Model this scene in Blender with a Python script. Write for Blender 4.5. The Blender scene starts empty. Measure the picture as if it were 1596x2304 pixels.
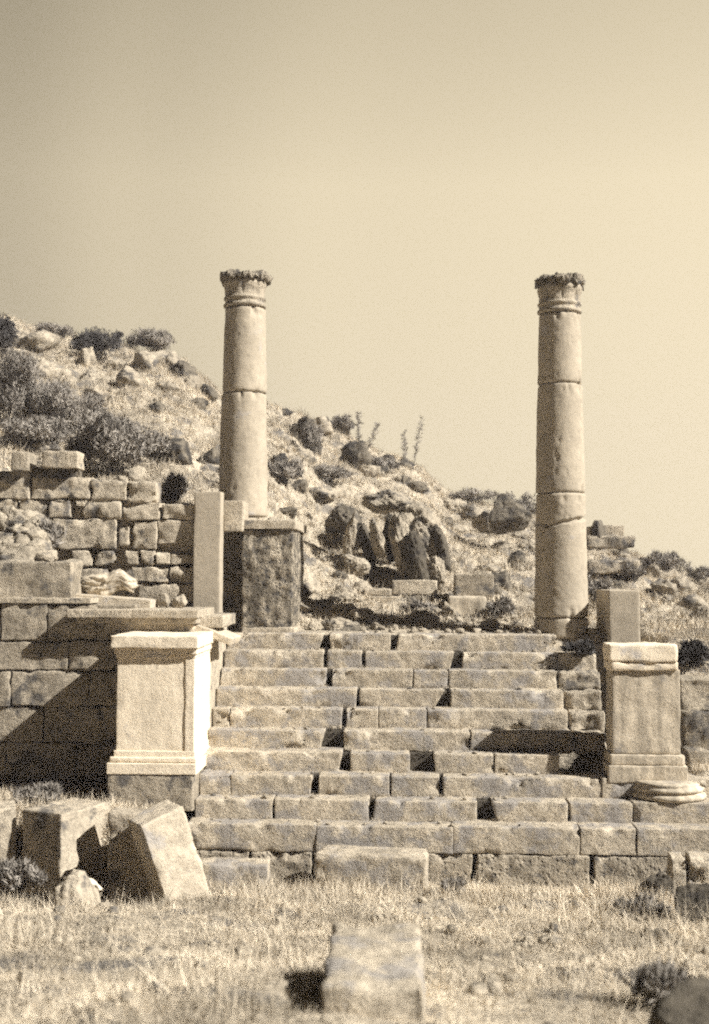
import bpy, math, random
import numpy as np
from mathutils import Vector, Matrix

# ------------------------------------------------------------------ camera, sky, sun
SC = bpy.context.scene
C = SC.collection
R = math.radians
F = 2800.0                 # focal length in units where the picture is 1596 x 2304
EYE = 0.64                 # eye height above the top landing (z = 0)
PITCH, YAW, ROLL = R(2.76), R(2.1), R(0.25)

cam_data = bpy.data.cameras.new("camera")
cam = bpy.data.objects.new("camera", cam_data)
C.objects.link(cam)
SC.camera = cam
cam_data.sensor_fit = 'HORIZONTAL'
cam_data.sensor_width = 60.0
cam_data.lens = F / 1596 * 60.0
cam_data.clip_end = 6000
cam_rot = (Matrix.Rotation(YAW, 4, 'Z') @ Matrix.Rotation(R(90) + PITCH, 4, 'X') @ Matrix.Rotation(ROLL, 4, 'Z'))
cam.matrix_world = Matrix.Translation((0, 0, EYE)) @ cam_rot
cam_data.dof.use_dof = True
cam_data.dof.focus_distance = 11.3
cam_data.dof.aperture_fstop = 4.0
SC.cycles.filter_width = 2.1
SC.cycles.use_denoising = False
SC.cycles.use_adaptive_sampling = True
SC.cycles.adaptive_threshold = 0.09
SC.cycles.adaptive_min_samples = 20

SUN_AZ, SUN_EL = 69.0, 38.0      # azimuth to the right of the direction towards the camera
sdir = Vector((math.sin(R(SUN_AZ)) * math.cos(R(SUN_EL)), -math.cos(R(SUN_AZ)) * math.cos(R(SUN_EL)), math.sin(R(SUN_EL))))
sl = bpy.data.lights.new("sun", 'SUN')
sl.energy = 5.0
sl.angle = R(0.5)
sl.color = (1.0, 0.96, 0.90)
sun = bpy.data.objects.new("sun", sl)
sun.rotation_euler = sdir.to_track_quat('Z', 'Y').to_euler()
C.objects.link(sun)

W = bpy.data.worlds.new("World")
SC.world = W
W.use_nodes = True
nt = W.node_tree
for n_ in list(nt.nodes):
    nt.nodes.remove(n_)
def wn(t): return nt.nodes.new(t)
sky = wn('ShaderNodeTexSky'); sky.sky_type = 'NISHITA'; sky.sun_disc = False
sky.sun_elevation = R(SUN_EL); sky.sun_rotation = math.atan2(sdir.x, sdir.y)
sky.air_density = 1.0; sky.dust_density = 1.0; sky.ozone_density = 1.0
bw = wn('ShaderNodeRGBToBW'); nt.links.new(sky.outputs[0], bw.inputs[0])
tc = wn('ShaderNodeTexCoord')
sep = wn('ShaderNodeSeparateXYZ'); nt.links.new(tc.outputs['Generated'], sep.inputs[0])
mx_ = wn('ShaderNodeMath'); mx_.operation = 'MAXIMUM'; mx_.inputs[1].default_value = 0.30
nt.links.new(sep.outputs[2], mx_.inputs[0])
cmb = wn('ShaderNodeCombineXYZ'); nt.links.new(sep.outputs[0], cmb.inputs[0]); nt.links.new(sep.outputs[1], cmb.inputs[1]); nt.links.new(mx_.outputs[0], cmb.inputs[2])
nrm_ = wn('ShaderNodeVectorMath'); nrm_.operation = 'NORMALIZE'; nt.links.new(cmb.outputs[0], nrm_.inputs[0]); nt.links.new(nrm_.outputs[0], sky.inputs[0])
dot = wn('ShaderNodeVectorMath'); dot.operation = 'DOT_PRODUCT'
dot.inputs[1].default_value = Vector((math.sin(R(24)), math.cos(R(24)), 0.24)).normalized()
nt.links.new(tc.outputs['Generated'], dot.inputs[0])
ramp = wn('ShaderNodeValToRGB')            # brightness of the sky by direction: a bright hazy quarter ahead to the right
cr = ramp.color_ramp
cr.interpolation = 'EASE'
SKYR = [(0.0, .015), (0.60, .03), (0.69, .46), (0.75, .93), (0.82, 1.27), (0.90, 1.60), (1.0, 1.76)]
cr.elements[0].position = SKYR[0][0]; cr.elements[0].color = (SKYR[0][1],) * 3 + (1,)
cr.elements[1].position = SKYR[-1][0]; cr.elements[1].color = (SKYR[-1][1],) * 3 + (1,)
for p_, v_ in SKYR[1:-1]:
    e_ = cr.elements.new(p_); e_.color = (v_, v_, v_, 1)
nt.links.new(dot.outputs['Value'], ramp.inputs[0])
mul = wn('ShaderNodeMath'); mul.operation = 'MULTIPLY'
nt.links.new(bw.outputs[0], mul.inputs[0]); nt.links.new(ramp.outputs[0], mul.inputs[1])
tint = wn('ShaderNodeValToRGB')
tint.color_ramp.elements[0].position = 0.45; tint.color_ramp.elements[0].color = (0.85, 0.80, 1.1, 1)
tint.color_ramp.elements[1].position = 0.75; tint.color_ramp.elements[1].color = (1.0, 0.86, 0.60, 1)
nt.links.new(dot.outputs['Value'], tint.inputs[0])
sc_ = wn('ShaderNodeVectorMath'); sc_.operation = 'SCALE'
nt.links.new(tint.outputs[0], sc_.inputs[0]); nt.links.new(mul.outputs[0], sc_.inputs['Scale'])
bg = wn('ShaderNodeBackground'); bg.inputs[1].default_value = 0.10
nt.links.new(sc_.outputs[0], bg.inputs[0])
wo = wn('ShaderNodeOutputWorld'); nt.links.new(bg.outputs[0], wo.inputs[0])

SC.view_settings.view_transform = 'Standard'
SC.view_settings.look = 'None'
SC.view_settings.gamma = 1
SC.view_settings.exposure = 1.0

# ------------------------------------------------------------------ picture point -> place
MW = cam.matrix_world.copy()
ORG = Vector((0, 0, EYE))
def ray(px, py):
    v = Vector((px - 798.0, 1152.0 - py, -F))
    return (cam_rot.to_3x3() @ v).normalized()
def P(px, py, Y):
    d = ray(px, py)
    return ORG + d * (Y / d.y)

# ------------------------------------------------------------------ noise
def _hash(i, j, k, s):
    with np.errstate(over='ignore'):
        h = (i.astype(np.int64) * 374761393 + j.astype(np.int64) * 668265263 + k.astype(np.int64) * 2147483647 // 3 + s * 1274126177) & 0xffffffff
        h = ((h ^ (h >> 13)) * 1274126177) & 0xffffffff
        h = ((h ^ (h >> 16)) * 2246822519) & 0xffffffff
        h = h ^ (h >> 15)
    return (h & 0xffffff) / float(0xffffff) * 2 - 1
def vnoise(p, s=0):
    p = np.asarray(p, float)
    f = np.floor(p); t = p - f; t = t * t * (3 - 2 * t)
    i, j, k = f[..., 0].astype(np.int64), f[..., 1].astype(np.int64), f[..., 2].astype(np.int64)
    out = 0
    for a in (0, 1):
        for b in (0, 1):
            for c in (0, 1):
                w = (t[..., 0] if a else 1 - t[..., 0]) * (t[..., 1] if b else 1 - t[..., 1]) * (t[..., 2] if c else 1 - t[..., 2])
                out = out + w * _hash(i + a, j + b, k + c, s)
    return out
def fbm(p, s=0, o=3):
    p = np.asarray(p, float); r = 0; a = 1.0; n = 0
    for q in range(o):
        r = r + a * vnoise(p * (2.03 ** q) + 7.1 * q, s + q); n += a; a *= 0.55
    return r / n

# ------------------------------------------------------------------ materials
def mat(name):
    m = bpy.data.materials.new(name); m.use_nodes = True
    n = m.node_tree.nodes; l = m.node_tree.links
    return m, n, l, n['Principled BSDF']
def col(v, t=0.0):
    return (v, v * (0.87 + t * .1), v * (0.67 + t * .3), 1)
def stone(name, base, var=0.25, blotch=0.0, blotch_col=0.08, bscale=3.0, bump=0.5, fine=60.0, rough=0.95, streak=0.0, pits=0.0):
    m, n, l, b = mat(name)
    tcn = n.new('ShaderNodeTexCoord'); oi = n.new('ShaderNodeObjectInfo')
    add = n.new('ShaderNodeVectorMath'); add.operation = 'ADD'
    sc = n.new('ShaderNodeVectorMath'); sc.operation = 'SCALE'; sc.inputs[0].default_value = (37, 17, 53)
    l.new(oi.outputs['Random'], sc.inputs['Scale'])
    l.new(tcn.outputs['Object'], add.inputs[0]); l.new(sc.outputs[0], add.inputs[1])
    def noise(scale, detail=6, rg=0.6, vec=None):
        t = n.new('ShaderNodeTexNoise'); t.inputs['Scale'].default_value = scale
        t.inputs['Detail'].default_value = detail; t.inputs['Roughness'].default_value = rg
        l.new((vec or add).outputs[0], t.inputs['Vector']); return t
    def ramp_(src, stops):
        r = n.new('ShaderNodeValToRGB'); e = r.color_ramp.elements
        e[0].position, e[0].color = stops[0][0], stops[0][1]; e[1].position, e[1].color = stops[-1][0], stops[-1][1]
        for p_, c_ in stops[1:-1]:
            x = e.new(p_); x.color = c_
        l.new(src, r.inputs[0]); return r
    n1 = noise(2.2, 8, .65); n2 = noise(11, 6, .7); n3 = noise(fine, 4, .7)
    c1 = ramp_(n1.outputs[0], [(.3, col(base * (1 - var))), (.7, col(min(.9, base * (1 + var))))])
    c2 = ramp_(n2.outputs[0], [(.34, (1 - var * 1.6,) * 3 + (1,)), (.55, (1, 1, 1, 1))])
    c3 = ramp_(n3.outputs[0], [(.32, (1 - var * 1.4,) * 3 + (1,)), (.6, (1.0, 1.0, 1.0, 1))])
    def mulc(a, b_):
        x = n.new('ShaderNodeMix'); x.data_type = 'RGBA'; x.blend_type = 'MULTIPLY'; x.inputs[0].default_value = 1
        l.new(a, x.inputs[6]); l.new(b_, x.inputs[7]); return x.outputs[2]
    out = mulc(mulc(c1.outputs[0], c2.outputs[0]), c3.outputs[0])
    if blotch > 0:
        nb = noise(bscale, 9, .68)
        rb = ramp_(nb.outputs[0], [(.62 - .25 * blotch, (0, 0, 0, 1)), (.70 - .25 * blotch, (1, 1, 1, 1))])
        x = n.new('ShaderNodeMix'); x.data_type = 'RGBA'; x.blend_type = 'MIX'
        l.new(rb.outputs[0], x.inputs[0]); l.new(out, x.inputs[6]); x.inputs[7].default_value = col(blotch_col, .5)
        out = x.outputs[2]
    if streak > 0:
        mp = n.new('ShaderNodeMapping'); mp.inputs['Scale'].default_value = (9, 9, 1.1)
        l.new(add.outputs[0], mp.inputs[0])
        ns = noise(1.3, 6, .6, mp)
        rs = ramp_(ns.outputs[0], [(.42, (1 - streak,) * 3 + (1,)), (.58, (1, 1, 1, 1))])
        out = mulc(out, rs.outputs[0])
    l.new(out, b.inputs['Base Color'])
    b.inputs['Roughness'].default_value = rough
    b.inputs['Specular IOR Level'].default_value = 0.15
    # bump: coarse lumps, fine grain
    ma = n.new('ShaderNodeMath'); ma.operation = 'MULTIPLY_ADD'; ma.inputs[1].default_value = 0.35
    l.new(n3.outputs[0], ma.inputs[0]); l.new(n2.outputs[0], ma.inputs[2])
    hsrc = ma.outputs[0]
    if pits > 0:
        v = n.new('ShaderNodeTexVoronoi'); v.inputs['Scale'].default_value = 22
        l.new(add.outputs[0], v.inputs['Vector'])
        rv = ramp_(v.outputs['Distance'], [(.0, (0, 0, 0, 1)), (.35, (1, 1, 1, 1))])
        m2 = n.new('ShaderNodeMath'); m2.operation = 'MULTIPLY_ADD'; m2.inputs[1].default_value = pits
        l.new(rv.outputs[0], m2.inputs[0]); l.new(hsrc, m2.inputs[2]); hsrc = m2.outputs[0]
    bp = n.new('ShaderNodeBump'); bp.inputs['Strength'].default_value = bump; bp.inputs['Distance'].default_value = 0.03
    l.new(hsrc, bp.inputs['Height']); l.new(bp.outputs[0], b.inputs['Normal'])
    return m
def plant(name, v0, v1, t=0.0):
    m, n, l, b = mat(name)
    tcn = n.new('ShaderNodeTexCoord')
    t1 = n.new('ShaderNodeTexNoise'); t1.inputs['Scale'].default_value = 1.4; t1.inputs['Detail'].default_value = 9; t1.inputs['Roughness'].default_value = .7
    l.new(tcn.outputs['Object'], t1.inputs['Vector'])
    r = n.new('ShaderNodeValToRGB'); e = r.color_ramp.elements
    e[0].position = .36; e[0].color = col(v0, t); e[1].position = .6; e[1].color = col(v1, t)
    l.new(t1.outputs[0], r.inputs[0]); l.new(r.outputs[0], b.inputs['Base Color'])
    b.inputs['Roughness'].default_value = .9; b.inputs['Specular IOR Level'].default_value = .1
    return m

M = {}
M['step'] = stone('weathered_step_stone', .53, .25, .5, .30, 3.5, .9)
M['steprough'] = stone('rough_foundation_stone', .46, .3, .25, .12, 9.0, 1.0, pits=1.2)
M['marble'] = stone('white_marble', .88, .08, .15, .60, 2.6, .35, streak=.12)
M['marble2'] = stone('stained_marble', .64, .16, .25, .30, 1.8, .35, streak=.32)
M['drum'] = stone('column_stone', .41, .10, .16, .38, 3.0, .28)
M['capital'] = stone('capital_stone', .44, .2, .3, .14, 6.0, .8)
M['block'] = stone('masonry_stone', .50, .22, .25, .14, 4.0, .8)
M['dark'] = stone('lichen_stone', .40, .28, .30, .12, 5.0, .9)
M['pier'] = stone('pitted_pier_stone', .50, .4, .38, .12, 9.0, 1.0, streak=.55, pits=1.6)
M['rim'] = stone('weathered_shaded_rim', .33, .35, .4, .08, 8.0, 1.0)  # dark from weathering, with the shade under the lip put into the colour
M['slab'] = stone('smooth_grey_slab', .41, .08, .05, .2, 6.0, .25, fine=120)
M['rock'] = stone('hill_rock', .46, .3, .35, .12, 3.0, 1.0)
M['rockdark'] = stone('shade_dark_hill_rock', .21, .35, .5, .05, 3.0, 1.0)  # dark rock tone with the shade of clefts and unlit sides put in
M['pale'] = stone('pale_worn_stone', .56, .14, .25, .40, 3.0, .6)
M['black'] = stone('shadow_black_stone', .12, .3, .2, .05, 3.0, 1.0)  # near-black colour standing for deep shade and clefts
M['core'] = stone('shade_dark_rubble_fill', .09, .3, 0, .05, 3.0, 1.0)  # colour kept dark so the step joints look shaded
M['ground'] = stone('dry_earth', .52, .3, .40, .15, 2.6, 1.0, fine=40)
M['straw'] = plant('dry_grass', .24, .70)
M['straw2'] = plant('grey_grass', .16, .50)
M['leaf'] = plant('bush_leaf', .035, .10, .8)
M['leafmid'] = plant('bush_leaf_grey', .12, .36, .4)
M['twig'] = plant('twig', .08, .14, .3)

# ------------------------------------------------------------------ object helpers
def new_obj(name, V, Fc, m, parent=None, smooth=True):
    me = bpy.data.meshes.new(name)
    V = np.asarray(V, np.float32)
    if isinstance(Fc, np.ndarray):
        nf, k = Fc.shape
        me.vertices.add(len(V)); me.vertices.foreach_set('co', V.ravel())
        me.loops.add(nf * k); me.loops.foreach_set('vertex_index', Fc.astype(np.int32).ravel())
        me.polygons.add(nf)
        me.polygons.foreach_set('loop_start', np.arange(0, nf * k, k, dtype=np.int32))
        me.polygons.foreach_set('loop_total', np.full(nf, k, np.int32))
        me.update(calc_edges=True)
    else:
        me.from_pydata([tuple(v) for v in V], [], Fc)
    me.validate()
    if smooth:
        me.polygons.foreach_set('use_smooth', np.ones(len(me.polygons), bool))
    me.materials.append(m)
    o = bpy.data.objects.new(name, me); C.objects.link(o)
    if parent: o.parent = parent
    return o
def tag(o, label=None, cat=None, group=None, kind=None):
    if label: o['label'] = label
    if cat: o['category'] = cat
    if group: o['group'] = group
    if kind: o['kind'] = kind
    return o
def empty(name, loc, label, cat, group=None):
    o = bpy.data.objects.new(name, None); C.objects.link(o); o.location = loc; o.empty_display_size = .2
    return tag(o, label, cat, group)
class Acc:
    """collects pieces of geometry for ONE mesh object"""
    def __init__(s): s.V = []; s.F = []; s.n = 0
    def add(s, V, Fc):
        s.V.append(np.asarray(V)); s.F.append(np.asarray(Fc) + s.n); s.n += len(V); return s
    def build(s, name, m, parent=None, origin=None, smooth=True):
        V = np.concatenate(s.V); Fc = np.concatenate(s.F)
        if parent is not None: origin = parent.location
        if origin is None:
            origin = Vector(((V[:, 0].min() + V[:, 0].max()) / 2, (V[:, 1].min() + V[:, 1].max()) / 2, V[:, 2].min()))
        V = V - np.array(origin)
        o = new_obj(name, V, Fc, m, parent, smooth)
        if parent is None: o.location = origin
        return o

_lat = {}
def lattice(nx, ny, nz):
    k = (nx, ny, nz)
    if k in _lat: return _lat[k]
    idx = -np.ones((nx + 1, ny + 1, nz + 1), int)
    g = np.stack(np.meshgrid(range(nx + 1), range(ny + 1), range(nz + 1), indexing='ij'), -1)
    s = (g[..., 0] == 0) | (g[..., 0] == nx) | (g[..., 1] == 0) | (g[..., 1] == ny) | (g[..., 2] == 0) | (g[..., 2] == nz)
    idx[s] = np.arange(s.sum()); pts = g[s] / np.array([nx, ny, nz], float)
    fs = []
    def quad(a, b, c, d, flip):
        q = np.stack([a.ravel(), b.ravel(), c.ravel(), d.ravel()], 1)
        fs.append(q[:, ::-1] if flip else q)
    for sl_, fl in ((idx[0], True), (idx[-1], False), (idx[:, 0], False), (idx[:, -1], True), (idx[:, :, 0], True), (idx[:, :, -1], False)):
        quad(sl_[:-1, :-1], sl_[1:, :-1], sl_[1:, 1:], sl_[:-1, 1:], fl)
    _lat[k] = (pts, np.concatenate(fs)); return _lat[k]

def block(x0, x1, y0, y1, z0, z1, seed=0, rnd=.018, rough=.006, chip=.5, res=.035, skl=0, skr=0, tilt=None, taper=0, maxn=60, dents=0):
    """a worn ashlar block with rounded, chipped arrises. skl/skr move the lower end of its left/right side"""
    c = np.array([(x0 + x1) / 2, (y0 + y1) / 2, (z0 + z1) / 2]); h = np.array([(x1 - x0) / 2, (y1 - y0) / 2, (z1 - z0) / 2])
    n = [int(min(maxn, max(7, round(2 * q / res)))) for q in h]
    pts, Fc = lattice(*n)
    # pull the lattice lines towards the edges
    p = np.empty_like(pts)
    for ax in range(3):
        N = n[ax]; L = h[ax]
        t = np.linspace(-L, L, N + 1)
        if N >= 7:
            e = min(.03, L * .3)
            t = np.concatenate([[-L, -L + e * .3, -L + e], np.linspace(-L + e, L - e, N - 3)[1:-1], [L - e, L - e * .3, L]])
        p[:, ax] = t[np.rint(pts[:, ax] * N).astype(int)]
    w = p + c
    nz_ = fbm(w * 5.0 + seed * 3.7, seed, 2)
    nc = vnoise(w * 9.0 + seed * 1.3, seed + 9)
    nb_ = vnoise(w * 3.2 + seed * 5.1, seed + 14)
    r = rnd * .42 * (1.0 + .8 * nz_) + np.clip(nc - (1 - chip), 0, 1) * rnd * 3.5 + np.clip(nb_ - .45, 0, 1) * rnd * 5.0
    r = np.minimum(r, h.min() * .8)[:, None]
    q = np.clip(p, -(h - r), h - r); d = p - q
    ln = np.linalg.norm(d, axis=1, keepdims=True); mx = np.abs(d).max(1, keepdims=True)
    p = q + d * np.where(ln > 1e-9, mx / np.maximum(ln, 1e-9), 1)
    nrm = p / np.maximum(h, 1e-6); nrm = np.sign(nrm) * np.abs(nrm) ** 6; nrm /= np.maximum(np.linalg.norm(nrm, axis=1, keepdims=True), 1e-6)
    disp = fbm(w * 4.0 + 11 * seed, seed + 20, 3) * rough * 1.6 + fbm(w * 16.0, seed + 33, 2) * rough
    p = p + nrm * disp[:, None]
    if dents:
        dr = random.Random(seed * 7 + 1)
        for q_ in range(dents):
            sx = dr.uniform(-1, 1); R_ = dr.uniform(.03, .08); dp = R_ * dr.uniform(.3, .65)
            cc_ = np.array([sx * h[0], -h[1], h[2] * (1 if dr.random() < .75 else -1)])
            if dr.random() < .25: cc_[0] = math.copysign(h[0], sx); cc_[2] = dr.uniform(-1, 1) * h[2]
            q2 = (p - cc_) / np.array([dr.uniform(.8, 2.2), 1, 1]); dd = np.linalg.norm(q2, axis=1) * (1 + .5 * vnoise(w * 34, seed + 5) + .3 * vnoise(w * 80, seed + 6))
            k_ = np.clip(1 - dd / R_, 0, 1) ** .7 * dp
            dv = -cc_ / np.maximum(np.abs(cc_), 1e-6) * np.array([.25, 1, .8])
            p = p + k_[:, None] * dv
    if skl or skr:
        dn = (h[2] - p[:, 2]) / (2 * h[2]); fl = (h[0] - p[:, 0]) / (2 * h[0])
        p[:, 0] += dn * (fl * skl + (1 - fl) * skr)
    if taper:
        p[:, :2] *= (1 - taper * (p[:, 2:3] / (2 * h[2]) + .5))
    if tilt is not None:
        p = p @ np.array(tilt.to_3x3()).T
    return p + c, Fc

def pbox(px0, py0, px1, py1, Y, dep, **k):
    """block whose FRONT face stands in the plane Y and fills this rectangle of the picture"""
    a = P(px0, (py0 + py1) / 2, Y); b = P(px1, (py0 + py1) / 2, Y)
    t = P((px0 + px1) / 2, py0, Y); u = P((px0 + px1) / 2, py1, Y)
    return block(a.x, b.x, Y, Y + dep, u.z, t.z, **k)

def rotz(V, ang, ctr):
    c, s = math.cos(ang), math.sin(ang); V = np.array(V, float); d = V - np.array(ctr)
    return np.stack([d[:, 0] * c - d[:, 1] * s, d[:, 0] * s + d[:, 1] * c, d[:, 2]], 1) + np.array(ctr)
def roty(V, ang, ctr):
    c, s = math.cos(ang), math.sin(ang); V = np.array(V, float); d = V - np.array(ctr)
    return np.stack([d[:, 0] * c + d[:, 2] * s, d[:, 1], -d[:, 0] * s + d[:, 2] * c], 1) + np.array(ctr)
def rotx(V, ang, ctr):
    c, s = math.cos(ang), math.sin(ang); V = np.array(V, float); d = V - np.array(ctr)
    return np.stack([d[:, 0], d[:, 1] * c - d[:, 2] * s, d[:, 1] * s + d[:, 2] * c], 1) + np.array(ctr)

def lathe(cx, cy, prof, seed=0, seg=72, rough=.004, fl=None, sub=.03):
    """prof: list of (r, z), closed on the axis. fl(theta, z, r) returns a radius change"""
    pr = []
    for (r0, z0), (r1, z1) in zip(prof[:-1], prof[1:]):
        L = math.hypot(r1 - r0, z1 - z0); k = max(1, int(L / sub))
        for i in range(k): pr.append((r0 + (r1 - r0) * i / k, z0 + (z1 - z0) * i / k))
    pr.append(prof[-1]); pr = np.array(pr)
    th = np.arange(seg) / seg * 2 * math.pi
    Rr = np.repeat(pr[:, :1], seg, 1); Z = np.repeat(pr[:, 1:], seg, 1); T = np.repeat(th[None], len(pr), 0)
    X = np.cos(T); Yy = np.sin(T)
    w = np.stack([cx + X * Rr, cy + Yy * Rr, Z], -1)
    k = np.clip(Rr / .08, 0, 1)
    Rr = Rr + k * (fbm(w * 6, seed, 3) * rough * 1.5 + fbm(w * 25, seed + 4, 2) * rough * .6)
    if fl is not None: Rr, Z = fl(T, Z, Rr)
    V = np.stack([cx + X * Rr, cy + Yy * Rr, Z], -1).reshape(-1, 3)
    a = np.arange(len(pr) - 1)[:, None] * seg; b = np.arange(seg)[None]; b2 = (b + 1) % seg
    Fc = np.stack([(a + b).ravel(), (a + b2).ravel(), (a + seg + b2).ravel(), (a + seg + b).ravel()], 1)
    return V, Fc

_ico = {}
def ico(n):
    if n in _ico: return _ico[n]
    import bmesh
    bm = bmesh.new(); bmesh.ops.create_icosphere(bm, subdivisions=n, radius=1)
    V = np.array([v.co[:] for v in bm.verts]); Fc = np.array([[v.index for v in f.verts] for f in bm.faces]); bm.free()
    _ico[n] = (V, Fc); return _ico[n]
def rockgeo(c, size, seed=0, planes=16, rough=.05, sub=5, rot=0, lean=0):
    """angular rock: a ball cut by random planes, then roughened. c is the middle"""
    rs = np.random.RandomState(seed)
    V, Fc = ico(sub)
    N = rs.normal(size=(planes, 3)); N /= np.linalg.norm(N, axis=1, keepdims=True)
    D = rs.uniform(.55, .95, planes)
    dt = V @ N.T
    rr = np.where(dt > .05, D / np.maximum(dt, .05), 9).min(1); rr = np.minimum(rr, 1.15)
    rg = 1 - np.abs(fbm(V * 3.1 + seed, seed + 40, 4)) * 2.2
    rr = rr * (1 + rough * 1.3 * fbm(V * 2.5 + seed, seed, 4) + rough * .9 * rg + rough * .6 * fbm(V * 11, seed + 3, 2))
    p = V * rr[:, None] * np.array(size) / 2
    if lean: p = roty(p, lean, (0, 0, 0))
    if rot: p = rotz(p, rot, (0, 0, 0))
    return p + np.array(c), Fc

# ------------------------------------------------------------------ terrain
YC = 26.0
CREST = [(-900, 500), (-400, 560), (-200, 640), (0, 712), (80, 735), (160, 765), (270, 782), (350, 795), (420, 815), (455, 850), (500, 885), (600, 915), (700, 945), (770, 975),
         (860, 1020), (950, 1048), (1000, 1105), (1100, 1135), (1200, 1165), (1330, 1225), (1430, 1250), (1480, 1285), (1600, 1300), (1900, 1310), (3000, 1330)]
_cp = [P(x, y, YC) for x, y in CREST]
CX = np.array([p.x for p in _cp]); CZ = np.array([p.z for p in _cp])
def sstep(a, b, x):
    t = np.clip((x - a) / (b - a), 0, 1); return t * t * (3 - 2 * t)
def terrain(X, Y):
    X = np.asarray(X, float); Y = np.asarray(Y, float)
    # sloping grass in front of the stairs
    front = np.interp(Y, [-30, 2.5, 4.4, 10.7, 12.0], [-.60, -.90, -.98, -2.02, -2.05])
    n1 = fbm(np.stack([X * .7, Y * .7, X * 0], -1), 5, 3) * .13 + fbm(np.stack([X * 3, Y * 3, X * 0], -1), 8, 2) * .05
    front = front + n1 * sstep(10.9, 9.5, Y) + .5 * n1 * 0
    front = front + .09 * np.exp(-((X + .62) / .38) ** 2 - ((Y - 5.0) / .7) ** 2)
    front = front - .20 * np.exp(-((X + 1.95) / .55) ** 2 - ((Y - 9.75) / .45) ** 2)
    front = front - .16 * sstep(-1.0, -1.9, X) * sstep(7.5, 9.3, Y)
    # left terrace in front of the terrace wall
    tl = sstep(-1.80, -1.95, X) * sstep(10.25, 10.6, Y)
    z = front * (1 - tl) + (-1.43 + n1 * .3) * tl
    # bank to the right of the right pedestal
    tr = sstep(2.5, 2.7, X) * sstep(11.0, 11.5, Y)
    z = z * (1 - tr) + (-1.15 + n1) * tr
    tr2 = sstep(2.5, 2.8, X) * sstep(11.6, 13.4, Y)
    z = z * (1 - tr2) + (-.05 + n1) * tr2
    # landing
    ln = sstep(12.95, 13.25, Y) * sstep(-2.0, -1.7, X) * sstep(2.5, 2.2, X)
    z = z * (1 - ln) + (-.012 + .3 * n1 * sstep(13.4, 14, Y)) * ln
    lt = sstep(12.05, 12.3, Y) * sstep(-1.75, -2.0, X)
    z = z * (1 - lt) + (.12 + n1 * .5) * lt
    # hill
    z0 = .02 + 1.25 * sstep(-1.0, -2.3, X) * sstep(13.0, 13.6, Y)
    zc = np.interp(X * YC / np.maximum(Y, 12), CX, CZ)
    s = np.clip((Y - 14.0) / (YC - 14.0), 0, 1)
    p_ = 1.0
    rise = (zc - z0) * s ** p_
    hill = z0 + np.maximum(rise, 0)
    k = sstep(13.2, 14.2, Y)
    lump = fbm(np.stack([X * .9, Y * .9, X * 0], -1), 31, 4) * .42 * s ** .5 * sstep(1.0, .8, s) + fbm(np.stack([X * 3.3, Y * 3.3, X * 0], -1), 41, 3) * .17 * sstep(0, .15, s)
    hill = hill + lump
    z = np.where(Y > 13.2, z * (1 - k) + hill * k, z)
    back = zc + lump * .3 - (Y - YC) * .22
    z = np.where(Y > YC, np.maximum(back, -6 - (Y - YC) * .02), z)
    return z
def ground_z(x, y): return float(terrain(np.array([x]), np.array([y]))[0])
def hit(px, py, y0=13.6, y1=27.0):
    """where the sight line meets the ground"""
    d = ray(px, py); Y = np.arange(y0, y1, .03)
    pts = np.array(ORG)[None] + np.array(d)[None] * (Y / d.y)[:, None]
    below = pts[:, 2] < terrain(pts[:, 0], pts[:, 1])
    i = int(np.argmax(below)) if below.any() else int(len(Y) * .93)
    return Vector(pts[i])

xs = np.concatenate([np.arange(-80, -12, 4.0), np.arange(-12, -6, .4), np.arange(-6, 7, .07), np.arange(7, 16, .4), np.arange(16, 90, 4.0)])
ys = np.concatenate([np.arange(-30, 2.5, 1.5), np.arange(2.5, 10.2, .09), np.arange(10.2, 14.4, .06), np.arange(14.4, 27, .11), np.arange(27, 40, .8), np.arange(40, 120, 5.0)])
GX, GY = np.meshgrid(xs, ys, indexing='ij')
GZ = terrain(GX, GY)
ni, nj = GX.shape
I = np.arange(ni * nj).reshape(ni, nj)
gf = np.stack([I[:-1, :-1].ravel(), I[1:, :-1].ravel(), I[1:, 1:].ravel(), I[:-1, 1:].ravel()], 1)
tag(new_obj('ground', np.stack([GX, GY, GZ], -1).reshape(-1, 3), gf, M['ground']), kind='structure')
fp = 4000.0
tag(new_obj('plain', [(-fp, -fp, -9.5), (fp, -fp, -9.5), (fp, fp, -9.5), (-fp, fp, -9.5)], [(0, 1, 2, 3)], M['ground']), kind='structure')

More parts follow.
